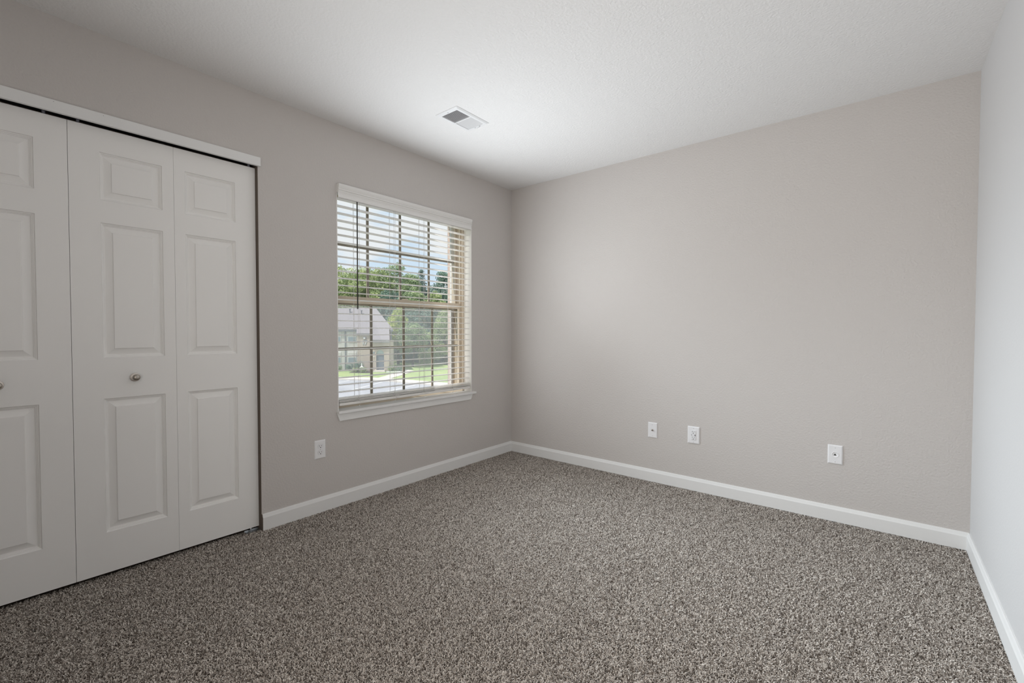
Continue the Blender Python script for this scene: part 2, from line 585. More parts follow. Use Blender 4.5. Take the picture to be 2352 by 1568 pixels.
LW, LZ0, LZ1 = 0.3745, 0.020, 2.0345
FX = -0.030          # door face
PZ = [(0.206, 0.818), (1.004, 1.614), (1.715, 1.929)]


def leaf_body(y0, y1, p0, p1):
    """leaf with three panel holes in the front face; local frame = world"""
    m = MB()
    ys = [y0, p0, p1, y1]
    zs = [LZ0] + [v for p in PZ for v in p] + [LZ1]
    for i in range(3):
        for j in range(len(zs) - 1):
            if i == 1 and j % 2 == 1:
                continue
            m.add([(FX, ys[i], zs[j]), (FX, ys[i + 1], zs[j]), (FX, ys[i + 1], zs[j + 1]), (FX, ys[i], zs[j + 1])], [(0, 1, 2, 3)])
    xb = FX - 0.034
    m.add([(xb, y0, LZ0), (xb, y1, LZ0), (xb, y1, LZ1), (xb, y0, LZ1)], [(3, 2, 1, 0)])
    for a, c in (((y0, LZ0), (y1, LZ0)), ((y1, LZ0), (y1, LZ1)), ((y1, LZ1), (y0, LZ1)), ((y0, LZ1), (y0, LZ0))):
        m.add([(FX, *a), (FX, *c), (xb, *c), (xb, *a)], [(0, 3, 2, 1)])
    return m


PANEL_PROFILE = [(i_, d_ * 1.22) for i_, d_ in [(0, 0), (0.0030, -0.0048), (0.0062, -0.0055), (0.0070, -0.0085), (0.0105, -0.0098), (0.0118, -0.0128),
                 (0.0150, -0.0135), (0.0400, -0.0048), (0.0414, -0.0016), (0.0432, -0.0010)]]


def panel(p0, p1, z0, z1):
    m = MB()
    rings = []
    for ins, d in PANEL_PROFILE:
        rings.append([(FX + d, p0 + ins, z0 + ins), (FX + d, p1 - ins, z0 + ins), (FX + d, p1 - ins, z1 - ins), (FX + d, p0 + ins, z1 - ins)])
    for a, c in zip(rings, rings[1:]):
        for i in range(4):
            m.add([a[i], a[(i + 1) % 4], c[(i + 1) % 4], c[i]], [(0, 1, 2, 3)])
    m.add(rings[-1], [(0, 1, 2, 3)])
    return m


def leaf(y0, y1, wide_left, door, knob):
    nar, wid = 0.046, 0.101
    p0 = y0 + (wid if wide_left else nar)
    p1 = y1 - (nar if wide_left else wid)
    lf = leaf_body(y0, y1, p0, p1).build('door_leaf', M['door'], door)
    for z0, z1 in PZ:
        pn = panel(p0, p1, z0, z1).build('panel', M['door'], lf)
    if knob:
        yk = (p0 + p1) / 2 - 0.002
        rs = MB().lathe([(0, -0.001), (0.0195, -0.001), (0.0200, 0.001), (0.0190, 0.003), (0.0130, 0.0042), (0.0105, 0.0045), (0, 0.0045)],
                        (FX, yk, 0.908), (1, 0, 0), 36).build('knob_rose', M['nickel_rose'], lf)
        rs['label'] = 'pale metal rose'
        kb = MB().lathe([(0.0, 0.003), (0.0075, 0.003), (0.0070, 0.010), (0.0090, 0.014), (0.0130, 0.018), (0.0148, 0.0225), (0.0150, 0.026),
                         (0.0140, 0.0300), (0.0110, 0.0335), (0.0060, 0.0353), (0.0, 0.0358)],
                        (FX, yk, 0.908), (1, 0, 0), 36).build('knob', M['nickel'], lf)
        kb['label'] = 'satin nickel knob'
    return lf


d1 = empty('door_1', (0, 0, 0))
tag(d1, 'white bifold closet door next to the window wall, one knob', 'closet door', kind='structure')
leaf(-2.5948, -2.2195, False, d1, False)
leaf(-2.9705, -2.5957, True, d1, True)
d2 = empty('door_2', (0, 0, 0))
tag(d2, 'white bifold closet door cut off by the left edge', 'closet door', kind='structure')
leaf(-3.3465, -2.9720, False, d2, True)
leaf(-3.7225, -3.3480, True, d2, False)

pv = empty('pivot_bracket', (-0.04, -2.25, 0.0))
tag(pv, 'zinc floor pivot bracket under the closet door corner', 'bracket')
b1 = MB()
b1.box((-0.008, -0.040, -0.007), (0.024, 0.032, 0.0015))
b1.box((-0.008, -0.040, 0.0015), (-0.005, 0.032, 0.0075))
b1.box((0.021, -0.030, 0.0015), (0.024, 0.012, 0.0055))
b1.build('plate', M['zinc'], pv)
MB().lathe([(0, 0.002), (0.004, 0.002), (0.003, 0.021), (0, 0.021)], (0.008, -0.012, 0), (0, 0, 1), 12).build('pivot_pin', M['zinc'], pv)

# ------------------------------------------------------------------ window_1
win = empty('window_1', (0, 0, 0))
tag(win, 'tan single-hung window with grids in the greige wall', 'window', kind='structure')

# white drywall returns
FXI = -0.085       # inner face of the vinyl frame
rv = MB()
rv.box((FXI, OY0 - 0.001, 0.613), (0.0005, OY0 + 0.004, OZ1))
rv.box((FXI, OY1 - 0.004, 0.613), (0.0005, OY1 + 0.001, OZ1))
rv.box((FXI, OY0, OZ1 - 0.004), (0.0005, OY1, OZ1 + 0.001))
rv.build('reveal', M['reveal'], win)
# stool and apron
st = MB()
st.prism([(-0.1, OY0 + 0.001), (0.0, OY0 + 0.001), (0.0, -1.758), (0.030, -1.758), (0.030, -0.498), (0.0, -0.498), (0.0, OY1 - 0.001), (-0.1, OY1 - 0.001)], 'z', 0.5965, 0.6135)
stool = st.build('window_stool', M['trim'], win)
bvl = stool.modifiers.new('bevel', 'BEVEL'); bvl.width = 0.002; bvl.segments = 2
ap = MB()
ap.prism([(-1.760, 0.5965), (-1.743, 0.548), (-0.544, 0.548), (-0.525, 0.5965)], 'x', 0.0, 0.012)
apron = ap.build('apron', M['trim'], win)
bvl = apron.modifiers.new('bevel', 'BEVEL'); bvl.width = 0.0012; bvl.segments = 1

# vinyl main frame (stepped jambs)
YL, YRt = OY0 + 0.004, OY1 - 0.004
fr = MB()
for side in (0, 1):
    s = 1 if side == 0 else -1
    y = YL if side == 0 else YRt
    def jb(xa, xb, d):
        a, c = sorted((y, y + s * d))
        fr.box((xb, a, 0.606), (xa, c, OZ1))
    jb(-0.085, -0.097, 0.020)
    jb(-0.097, -0.103, 0.014)
    jb(-0.103, -0.130, 0.030)
    jb(-0.130, -0.135, 0.036)
    jb(-0.135, -0.140, 0.022)
    jb(-0.140, -0.175, 0.032)
    jb(-0.175, -0.196, 0.042)
fr.box((-0.196, YL, OZ1 - 0.022), (-0.085, YRt, OZ1 - 0.004))
fr.prism([(-0.200, 0.575), (-0.085, 0.575), (-0.085, 0.618), (-0.100, 0.628), (-0.103, 0.640), (-0.135, 0.640), (-0.137, 0.626), (-0.200, 0.612)], 'y', YL, YRt)
fr.build('window_frame', M['vinyl'], win)


def sash(name, xc, z0, z1, zm, ye, stile, rail_b, rail_t, th, name_glass):
    y0, y1 = YL + ye, YRt - ye
    s = MB()
    s.box((xc - th, y0, z0), (xc + th, y0 + stile, z1), 0.002)
    s.box((xc - th, y1 - stile, z0), (xc + th, y1, z1), 0.002)
    s.box((xc - th, y0 + stile, z0), (xc + th, y1 - stile, z0 + rail_b), 0.002)
    s.box((xc - th, y0 + stile, z1 - rail_t), (xc + th, y1 - stile, z1), 0.002)
    so = s.build(name, M['vinyl'], win)
    g0, g1, h0, h1 = y0 + stile, y1 - stile, z0 + rail_b, z1 - rail_t
    g = MB()
    g.box((xc - 0.004, g0 - 0.003, h0 - 0.003), (xc - 0.001, g1 + 0.003, h1 + 0.003))
    MB().add([(xc, g0 - .003, h0 - .003), (xc, g1 + .003, h0 - .003), (xc, g1 + .003, h1 + .003), (xc, g0 - .003, h1 + .003)], [(0, 1, 2, 3)]).build('glass', M['glass'], so, recalc=False)
    gm = MB()
    for k in (-1, 0, 1):
        yc = -1.138 + k * 0.282
        gm.box((xc - 0.012, yc - 0.0095, h0), (xc - 0.003, yc + 0.0095, h1), 0.002)
    gm.box((xc - 0.0115, g0, zm - 0.0095), (xc - 0.0035, g1, zm + 0.0095), 0.002)
    gm.build('muntin_grid', M['vinyl'], so)
    return so


sash('upper_sash', -0.157, 1.305, 2.037, 1.716, 0.030, 0.020, 0.042, 0.014, 0.013, 'a')
sash('lower_sash', -0.117, 0.634, 1.362, 1.005, 0.022, 0.024, 0.030, 0.046, 0.013, 'b')
lk = MB()
lk.box((-0.116, -1.16, 1.362), (-0.104, -1.11, 1.372), 0.002)
lk.build('sash_lock', M['vinyl'], win)
# insect screen outside the lower sash
sc = MB()
ya, yb = YL + 0.045, YRt - 0.045
sc.box((-0.192, ya, 0.622), (-0.182, ya + 0.016, 1.345))
sc.box((-0.192, yb - 0.016, 0.622), (-0.182, yb, 1.345))
sc.box((-0.192, ya, 0.622), (-0.182, yb, 0.636))
sc.box((-0.192, ya, 1.331), (-0.182, yb, 1.345))
sf = sc.build('screen_frame', M['white'], win)
MB().add([(-0.187, ya + .016, 0.636), (-0.187, yb - .016, 0.636), (-0.187, yb - .016, 1.331), (-0.187, ya + .016, 1.331)], [(0, 1, 2, 3)]).build('screen_mesh', M['screen'], sf, recalc=False)
# white brickmould strip outside
bmo = MB()
bmo.box((-0.222, BY1 - 0.012, 0.60), (-0.197, BY1 + 0.02, 2.06), 0.002)
bmo.box((-0.222, BY0 - 0.02, 0.60), (-0.197, BY0 + 0.012, 2.06), 0.002)
bmo.build('brick_mould', M['white'], win)

# ------------------------------------------------------------------ window blind
BYC = -1.138
bl = empty('window_blind', (0, BYC, 2.06))
tag(bl, 'white horizontal slat blind lowered over the window, slats open', 'blind')


def bpart(mb, name, m, parent=bl):
    o = mb.build(name, m, parent, origin=(0, BYC, 2.06))
    o.location = (0, 0, 0)
    return o


vp = [(0.016, 2.060), (0.027, 2.062), (0.031, 2.060), (0.032, 2.055), (0.0305, 2.045), (0.0262, 2.034), (0.0235, 2.0305), (0.0235, 2.0285), (0.0270, 2.0275),
      (0.0278, 2.0245), (0.0262, 2.0215), (0.0225, 2.0205), (0.0222, 2.0185), (0.0248, 2.0165), (0.0252, 2.0135), (0.0238, 2.0100), (0.0212, 2.0040), (0.0200, 1.9960), (0.0206, 1.9880), (0.0232, 1.9815), (0.0236, 1.9765), (0.0215, 1.9735), (0.0170, 1.9735)]
v = MB().prism(vp, 'y', -1.7485, -0.548)
v.box((0.0, -1.7495, 2.006), (0.022, -1.7455, 2.059))
v.box((0.0, -0.551, 2.006), (0.022, -0.548, 2.059))
bpart(v, 'valance', M['valance'])
hr = MB().box((-0.056, OY0 + 0.012, 2.012), (-0.006, OY1 - 0.012, 2.047), 0.002)
bpart(hr, 'headrail', M['white'])

SY0, SY1 = -1.7365, -0.5435
Z0s, PITCH = 1.9815, 0.04632
prof_top = [(-0.0555, -0.0005), (-0.043, 0.0016), (-0.0305, 0.0024), (-0.018, 0.0016), (-0.0055, -0.0005)]
slat_prof = [(x, z) for x, z in prof_top] + [(x, z - 0.0028) for x, z in reversed(prof_top)]
sm = MB().prism(slat_prof, 'y', SY0 - BYC, SY1 - BYC)
slat0 = sm.build('slat', M['slat'], bl)
zs = [Z0s - i * PITCH for i in range(28)]
zs += [0.6865, 0.6745, 0.668]
for i, z in enumerate(zs):
    s = slat0 if i == 0 else slat0.copy()
    if i:
        COL.objects.link(s)
        s.parent = bl
    tilt = 0.0
    if i == 28:
        tilt = 0.10
    s.location = (0, 0, z - 2.06)
    s.rotation_euler = (0, math.radians(random.uniform(-0.6, 0.6)) + tilt, 0)
br_ = MB().prism([(-0.056, 0.642), (-0.004, 0.642), (-0.002, 0.645), (-0.002, 0.656), (-0.004, 0.659), (-0.056, 0.659)], 'y', SY0 + 0.002, SY1 - 0.002)
bpart(br_, 'bottom_rail', M['slat'])

for ci, yc in enumerate((-1.598, -1.311, -1.043, -0.747)):
    ld = MB()
    for x in (-0.0575, -0.0035):
        ld.tube([(x, yc, 2.012), (x, yc, 0.659)], 0.0009, 5)
    ld.tube([(-0.0575, yc + 0.004, 2.012), (-0.0575, yc + 0.004, 0.659)], 0.0007, 5)
    for z in zs[:28]:
        ld.tube([(-0.0575, yc, z - 0.0045), (-0.0035, yc, z - 0.0045)], 0.0006, 4)
    bpart(ld, 'ladder_cord', M['cord'])
    lc = MB()
    sw = 0.004 * math.sin(ci * 2.1)
    lc.tube([(-0.001, yc + 0.010, 2.005), (-0.001, yc + 0.010, 1.4), (-0.001, yc + 0.010 + sw, 0.80), (-0.002, yc + 0.006, 0.70), (-0.003, yc + 0.004, 0.662)], 0.0010, 5)
    bpart(lc, 'lift_cord', M['cord'])
    bow = MB()
    c0 = Vector((0.001, yc + 0.006, 0.661))
    for sgn, hgt in ((-1, 0.010), (1, -0.004)):
        pts = []
        for k in range(13):
            t = k / 12 * 2 * PI
            pts.append(c0 + Vector((0.003 * math.sin(t / 2), sgn * (0.017 - 0.017 * math.cos(t)), 0.006 * math.sin(t) + hgt * math.sin(t / 2))))
        bow.tube(pts, 0.0011, 5, caps=False)
    bow.tube([c0, c0 + Vector((0.004, 0.003, -0.015)), c0 + Vector((0.001, -0.004, -0.030))], 0.0009, 5)
    bow.lathe([(0, 0), (0.0035, 0.0005), (0.0042, 0.003), (0.002, 0.006), (0, 0.0065)], c0 + Vector((0.001, -0.005, -0.035)), (0, 0.3, 1), 10)
    bpart(bow, 'cord_bow', M['cord'])

wd = MB()
wd.tube([(0.010, -1.609, 1.992), (0.010, -1.6095, 1.276)], 0.0046, 6)
wd.tube([(0.010, -1.609, 1.992), (0.004, -1.609, 2.01), (-0.002, -1.609, 2.015)], 0.0018, 6)
wd.lathe([(0, 0), (0.0046, 0.001), (0.0050, 0.006), (0.0046, 0.012)], (0.010, -1.6095, 1.272), (0, 0, 1), 8)
w_ = bpart(wd, 'tilt_wand', M['wand'])
w_['label'] = 'dark smoky tilt wand'

# ------------------------------------------------------------------ ceiling vent
vt = empty('ceiling_vent', (0.6655, -1.282, H))
tag(vt, 'white rectangular metal air register on the ceiling near the window', 'vent')
hx, hy = 0.0925, 0.140
lx0, lx1 = -0.066, 0.066
fm = MB()
zb = -0.007
# stepped rim with an opening
rim = [(hx, hy, 0.0), (hx, hy, -0.002), (hx - 0.010, hy - 0.010, zb), (lx1, 0.114, zb), (lx1, 0.114, -0.001)]
rings = [[(-a, -c, z), (a, -c, z), (a, c, z), (-a, c, z)] for a, c, z in rim]
for a, c in zip(rings, rings[1:]):
    for i in range(4):
        fm.add([a[i], a[(i + 1) % 4], c[(i + 1) % 4], c[i]], [(0, 1, 2, 3)])
fm.box((-0.066, -0.004, -0.0068), (0.066, 0.004, -0.002))
fm.build('frame', M['vent'], vt, recalc=True)
MB().box((-0.0655, -0.1135, -0.0008), (0.0655, 0.1135, -0.0002)).build('duct_opening', M['duct'], vt)
for bank in (0, 1):
    for k in range(14):
        y = (-0.110 + k * 0.0076) if bank == 0 else (0.0115 + k * 0.0076)
        t = 1 if bank == 0 else -1
        z0, z1, hw = (-0.0064, -0.0032, 0.0034) if bank == 0 else (-0.0066, -0.0012, 0.0026)
        q = MB()
        q.add([(-0.0655, y - t * hw, z0), (0.0655, y - t * hw, z0), (0.0655, y + t * hw, z1), (-0.0655, y + t * hw, z1),
               (-0.0655, y - t * hw + 0.0007, z0 + 0.0004), (0.0655, y - t * hw + 0.0007, z0 + 0.0004), (0.0655, y + t * hw + 0.0007, z1 + 0.0002), (-0.0655, y + t * hw + 0.0007, z1 + 0.0002)],
              [(0, 1, 2, 3), (4, 7, 6, 5), (0, 4, 5, 1), (3, 2, 6, 7)])
        q.build('louver', M['vent'], vt)
for x, y in ((0.0, -0.1235), (-0.012, 0.1235)):
    MB().lathe([(0, 0), (0.0035, 0.0), (0.0040, 0.0015), (0.0030, 0.0022), (0, 0.0024)], (x, y, zb + 0.0002), (0, 0, -1), 12).build('screw', M['zinc'], vt)
lv = MB()
lv.tube([(0.030, 0.121, zb), (0.030, 0.121, zb - 0.006), (0.022, 0.122, zb - 0.008), (0.012, 0.122, zb - 0.008)], 0.0018, 6)
lv.build('damper_lever', M['vent'], vt)

# ------------------------------------------------------------------ wall plates
# local frame of a plate: x to the right, y out of the wall (towards -y faces the room), z up
PW, PH = 0.0715, 0.1145


def plate_mesh(w=PW, h=PH, d=0.0062, chamfer=0.0055):
    m = MB()
    rings = []
    for ins, dep in ((0, 0.0), (0.0, 0.0012), (chamfer * 0.35, d * 0.72), (chamfer, d)):
        a, c = w / 2 - ins, h / 2 - ins
        rings.append([(-a, -dep, -c), (a, -dep, -c), (a, -dep, c), (-a, -dep, c)])
    for a, c in zip(rings, rings[1:]):
        for i in range(4):
            m.add([a[i], a[(i + 1) % 4], c[(i + 1) % 4], c[i]], [(0, 1, 2, 3)])
    m.add(rings[-1], [(0, 1, 2, 3)])
    return m


def screws(root, zz, d=0.0062):
    for z in zz:
        s = MB().lathe([(0.0, 0.0012), (0.0022, 0.0011), (0.0031, 0.0004), (0.0031, -0.0005)], (0, -d, z), (0, -1, 0), 14).build('screw', M['device'], root)
        MB().box((-0.0024, -d - 0.0016, z - 0.0004), (0.0024, -d - 0.0010, z + 0.0004)).build('slot', M['slot'], s)


def slots(par, xz, d):
    for kind, x, z, a, c in xz:
        m = MB()
        if kind == 'r':
            m.box((x - a / 2, -d - 0.0004, z - c / 2), (x + a / 2, -d + 0.0012, z + c / 2))
        else:
            pr = [(x - a, z), (x - a, z + a * 0.9), (x + a, z + a * 0.9), (x + a, z)] + [(x + a * math.cos(-t * PI / 8), z + a * math.sin(-t * PI / 8)) for t in range(1, 8)]
            m.prism(pr, 'y', -d - 0.0004, -d + 0.001)
        m.build('slot', M['slot'], par)


def duplex(root):
    for zc in (0.0195, -0.0195):
        pr = []
        for k in range(40):
            t = 2 * PI * k / 40
            x, z = 0.0172 * math.cos(t), 0.0172 * math.sin(t)
            z = max(-0.0138, min(0.0138, z))
            pr.append((x, z))
        m = MB()
        n = len(pr)
        for ins, (d0, d1) in ((1.0, (0.006, 0.0082)),):
            m.add([(x, -d0, z + zc) for x, z in pr] + [(x, -d1, z + zc) for x, z in pr], [(i, (i + 1) % n, n + (i + 1) % n, n + i) for i in range(n)])
            m.add([(x * 0.97, -d1 - 0.0002, z * 0.97 + zc) for x, z in pr], [tuple(range(n))])
        fo = m.build('receptacle_face', M['device'], root)
        slots(fo, [('r', -0.0064, zc + 0.0035, 0.0020, 0.0078), ('r', 0.0064, zc + 0.0035, 0.0018, 0.0064), ('c', 0.0, zc - 0.0075, 0.0027, 0)], 0.0084)


# duplex outlet under the window (plate rotated onto the left wall)
r1 = empty('duplex_outlet', (0.0, -1.872, 0.391), rz=PI / 2)
tag(r1, 'white duplex power outlet low on the wall between closet and window', 'outlet')
plate_mesh().build('plate', M['plate'], r1)
duplex(r1)
screws(r1, (0.0,), 0.0062)

r2 = empty('coax_plate', (1.3785, 0.0, 0.387))
tag(r2, 'white wall plate with one small coaxial connector, leftmost on the back wall', 'wall plate')
plate_mesh().build('plate', M['plate'], r2)
screws(r2, (0.0415, -0.0415))
cx = MB().lathe([(0.0, 0.0), (0.0072, 0.0), (0.0072, 0.0035), (0.0050, 0.0036), (0.0048, 0.012), (0.0040, 0.0125), (0.0, 0.0118)], (0, -0.006, 0.001), (0, -1, 0), 6)
c_ = cx.build('connector', M['nickel'], r2)
c_['label'] = 'metal coaxial connector'

r3 = empty('usb_outlet', (1.677, 0.0, 0.3935))
tag(r3, 'white decorator outlet with two sockets and a dark port, middle plate of the back wall', 'outlet')
plate_mesh(0.0825, 0.122, 0.0066, 0.0065).build('plate', M['plate'], r3)
screws(r3, (0.0485, -0.0485), 0.0066)
dv = MB().box((-0.0168, -0.0098, -0.0335), (0.0168, -0.005, 0.0335), 0.0012).build('receptacle_face', M['device'], r3)
slots(dv, [('r', -0.0066, 0.0262, 0.0020, 0.0075), ('r', 0.0066, 0.0252, 0.0018, 0.0062), ('c', 0.0, 0.0140, 0.0027, 0),
           ('r', -0.0066, -0.0150, 0.0020, 0.0075), ('r', 0.0066, -0.0160, 0.0018, 0.0062), ('c', 0.0, -0.0270, 0.0027, 0)], 0.0098)
MB().box((-0.0138, -0.0102, -0.0035), (-0.0112, -0.0085, 0.0050), 0.0004).build('small_port', M['slot'], dv)
MB().box((0.0090, -0.0102, -0.0055), (0.0138, -0.0085, 0.0062), 0.0004).build('large_port', M['slot'], dv)

r4 = empty('phone_jack', (2.4925, 0.0, 0.398))
tag(r4, 'white wall plate with a single phone jack, nearest the right-hand corner', 'wall plate')
plate_mesh(0.0725, 0.1125, 0.0064, 0.006).build('plate', M['plate'], r4)
rg = MB().lathe([(0.0, 0.0006), (0.0150, 0.0006), (0.0162, 0.0016), (0.0172, 0.0014), (0.0178, 0.0), (0.0178, -0.001)], (0.001, -0.0064, 0.001), (0, -1, 0), 32).build('round_insert', M['plate'], r4)
jk = MB().prism([(-0.0062, -0.0045), (0.0062, -0.0045), (0.0062, -0.001), (0.0030, 0.001), (0.0022, 0.0052), (-0.0022, 0.0052), (-0.0030, 0.001), (-0.0062, -0.001)], 'y', -0.0076, -0.0062)
jk.build('jack_opening', M['slot'], r4)
screws(r4, (0.0415, -0.0415), 0.0064)

# ------------------------------------------------------------------ outdoors
GZ = -3.40


def flat(name, pts, z, m, th=0.06):
    return MB().prism(pts, 'z', z - th, z).build(name, m)


o = flat('ground_lawn', [(-170, -60), (-0.6, -60), (-0.6, 140), (-170, 140)], GZ, M['lawn'], 0.3)
tag(o, 'wide mown green lawn beyond the parking lot', 'lawn', kind='structure')
road = [(-47, 5.0), (-44.0, 13.2), (-38.48, 16.75), (-35.74, 18.57), (-32.77, 20.35), (-31.27, 20.69), (-29.13, 20.95), (-26.59, 21.24), (-24.22, 21.5), (-14.0, 22.2), (-4.0, 22.4), (-4.0, -12), (-47, -12)]
road_o = flat('parking_lot', road, GZ + 0.02, M['asphalt'], 0.1)
tag(road_o, 'grey asphalt parking lot below the window', 'parking lot', kind='structure')
for pts in ([(-33.6, 16.85), (-33.42, 16.80), (-34.52, 18.94), (-34.66, 18.99)], [(-28.45, 15.28), (-28.27, 15.27), (-31.30, 20.24), (-31.46, 20.27)], [(-24.9, 14.6), (-24.75, 14.6), (-27.2, 20.6), (-27.35, 20.6)]):
    MB().prism(pts, 'z', GZ + 0.015, GZ + 0.026).build('parking_stripe', M['white'], road_o)
inner = [(-44.0, 13.2), (-38.48, 16.75), (-35.74, 18.57), (-32.77, 20.35), (-31.27, 20.69), (-29.13, 20.95), (-26.59, 21.24), (-24.22, 21.5), (-14.0, 22.2), (-4.0, 22.4)]
outer = [(-4.0, 24.0), (-14.0, 23.7), (-23.28, 23.04), (-25.77, 22.93), (-28.2, 22.59), (-30.8, 22.23), (-32.95, 21.88), (-34.39, 21.43), (-37.52, 19.58), (-40.2, 17.59), (-45.0, 14.2)]
o = flat('curb', inner + outer, GZ + 0.12, M['concrete'], 0.3)
tag(o, 'pale concrete kerb strip between asphalt and lawn', 'kerb', kind='structure')
walk = [(-32.86, 21.90), (-37.30, 28.25), (-38.06, 28.96), (-40.2, 29.6), (-42.3, 30.03), (-44.0, 30.85), (-44.55, 30.71), (-43.2, 29.75), (-40.7, 28.85), (-39.0, 28.2), (-34.2, 21.45)]
o = flat('walkway', walk, GZ + 0.04, M['concrete'], 0.1)
tag(o, 'pale concrete walkway bending across the lawn', 'walkway', kind='structure')

# --- apartment house: local frame x = along the facade, y = into the depth, z up
HANG = math.atan2(0.63377, 0.77352)
HO = Vector((2.69355 - 0.6338 * 50.4, -3.27307 + 0.7735 * 50.4, 0))
hs = empty('apartment_house', HO, HANG)
tag(hs, 'two-storey buff brick apartment house with grey roof and arched door', 'house')

zb_ = GZ - 0.1
ZE = 1.30       # main eave
wl_ = MB()
wl_.prism([(-36.0, 1.5), (-13.82, 1.5), (-16.2, 9.0), (-36.0, 9.0)], 'z', zb_, ZE)
wl_.build('main_wall', M['brick_house'], hs)
md = MB().box((-17.48, 0.55, zb_), (-15.6, 1.6, 0.80)).build('stair_wall', M['brick_house'], hs)
# porch front with a real arched opening
pf = MB()
PX0, PX1, PYF = -15.66, -13.66, -0.35
ax, ar, asp = -14.66, 0.44, -1.42
archL, archR = ax - ar, ax + ar
pf.box((PX0, PYF, zb_), (archL, PYF + 0.25, 0.08))
pf.box((archR, PYF, zb_), (PX1, PYF + 0.25, 0.08))
N = 14
top = 0.08
for k in range(N):
    t0, t1 = PI - PI * k / N, PI - PI * (k + 1) / N
    a0 = (ax + ar * math.cos(t0), asp + ar * math.sin(t0))
    a1 = (ax + ar * math.cos(t1), asp + ar * math.sin(t1))
    pf.add([(a0[0], PYF, a0[1]), (a1[0], PYF, a1[1]), (a1[0], PYF, top), (a0[0], PYF, top),
            (a0[0], PYF + .25, a0[1]), (a1[0], PYF + .25, a1[1]), (a1[0], PYF + .25, top), (a0[0], PYF + .25, top)],
           [(0, 1, 2, 3), (4, 7, 6, 5), (0, 4, 5, 1), (3, 2, 6, 7)])
pf.box((PX0, PYF + 0.25, zb_), (PX0 + 0.2, 1.6, 0.08))
pf.box((PX1 - 0.2, PYF + 0.25, zb_), (PX1, 1.6, 0.08))
pf.build('porch_wall', M['brick_house'], hs)
dr = MB().box((archL - 0.02, PYF + 0.14, GZ + 0.2), (archR + 0.02, PYF + 0.22, asp)).build('front_door', M['house_door'], hs)
MB().lathe([(0, 0), (0.03, 0.0), (0.035, 0.04), (0, 0.06)], (ax + 0.33, PYF + 0.14, -2.5), (0, -1, 0), 10).build('door_knob', M['white'], dr)
fl = MB()
pts = [(ax + (ar + .01) * math.cos(PI * k / 16), PYF + 0.14, asp + (ar + .01) * math.sin(PI * k / 16)) for k in range(17)]
fl.add(pts + [(p[0], p[1] + 0.06, p[2]) for p in pts], [tuple(range(17)), tuple(range(17, 34))[::-1]])
fl.build('fanlight', M['fanlight'], hs)
stp = MB()
stp.box((archL - 0.15, PYF - 0.35, zb_), (archR + 0.15, PYF, GZ + 0.2))
stp.box((archL - 0.3, PYF - 0.75, zb_), (archR + 0.3, PYF - 0.35, GZ + 0.1))
stp.build('steps', M['concrete'], hs)
MB().box((-15.47, PYF - 0.03, -1.36), (-15.24, PYF, -1.20)).build('door_sign', M['pane'], hs)
MB().box((-15.40, PYF - 0.05, -1.78), (-15.30, PYF, -1.68)).build('mail_slot', M['white'], hs)


# roof: hip main roof with two cat-slides running down over stair and porch
def slope_z(y, y_e=1.15, z_e=1.33):
    return z_e + (y - y_e) * 0.65


RX1 = -13.60
BXR = -16.1
rf = MB()
yr, ye, yb2 = 5.15, 1.15, 9.3
zr = slope_z(yr)
th = 0.10
HX = -16.75
def slab(pts):
    n = len(pts)
    rf.add([(x, y, z) for x, y, z in pts] + [(x, y, z - th) for x, y, z in pts],
           [tuple(range(n)), tuple(range(n, 2 * n))[::-1]] + [(i, n + i, n + (i + 1) % n, (i + 1) % n) for i in range(n)])
slab([(-37, ye, slope_z(ye)), (RX1, ye, slope_z(ye)), (HX, yr, zr), (-37, yr, zr)])
slab([(RX1, ye, slope_z(ye)), (BXR, yb2, slope_z(ye)), (HX, yr, zr)])
slab([(BXR, yb2, slope_z(ye)), (-37, yb2, slope_z(ye)), (-37, yr, zr), (HX, yr, zr)])
y1_ = 0.42
slab([(-17.55, y1_, slope_z(y1_)), (-15.72, y1_, slope_z(y1_)), (-15.72, ye + .02, slope_z(ye + .02)), (-17.75, ye + .02, slope_z(ye + .02))])
y2_ = -0.66
slab([(-15.74, y2_, slope_z(y2_)), (-13.50, y2_, slope_z(y2_)), (-14.05, ye + .02, slope_z(ye + .02)), (-15.74, ye + .02, slope_z(ye + .02))])
rf.build('roof', M['shingle'], hs)
# fascia / gutters
fa = MB()
fa.box((-36.9, ye + 0.02, 1.08), (-17.6, ye + 0.10, 1.26))
fa.box((-14.0, ye + 0.02, 1.08), (RX1, ye + 0.10, 1.26))
fa.box((-17.5, y1_ + 0.02, 0.60), (-15.72, y1_ + 0.10, 0.80))
fa.box((-15.72, y2_ + 0.02, -0.14), (-13.52, y2_ + 0.10, 0.10))
fa.build('fascia', M['fascia'], hs)
# siding panel with windows on the recessed left block
sd = MB().box((-20.9, 1.40, zb_), (-17.60, 1.5, 1.10)).build('siding_panel', M['siding'], hs)
for (x0, x1, z0, z1, zt) in ((-18.82, -17.93, -0.12, 0.42, 1.05), (-18.82, -17.93, -2.52, -1.95, -1.30), (-20.6, -19.7, -0.12, 0.42, 1.05), (-20.6, -19.7, -2.52, -1.95, -1.30)):
    wf = MB()
    wf.box((x0 - 0.05, 1.35, z0 - 0.05), (x1 + 0.05, 1.40, zt), 0.01)
    w0 = wf.build('house_window', M['white'], hs)
    MB().box((x0, 1.33, z0), (x1, 1.352, z1)).build('pane', M['pane'], w0)
    MB().box((x0, 1.335, z1 + 0.04), (x1, 1.352, zt - 0.05)).build('pane', M['siding'], w0)
for x in (-19.15, -17.62, -13.87):
    MB().box((x - 0.05, 1.30, zb_), (x + 0.05, 1.40, 1.1)).build('downspout', M['fascia'], hs)
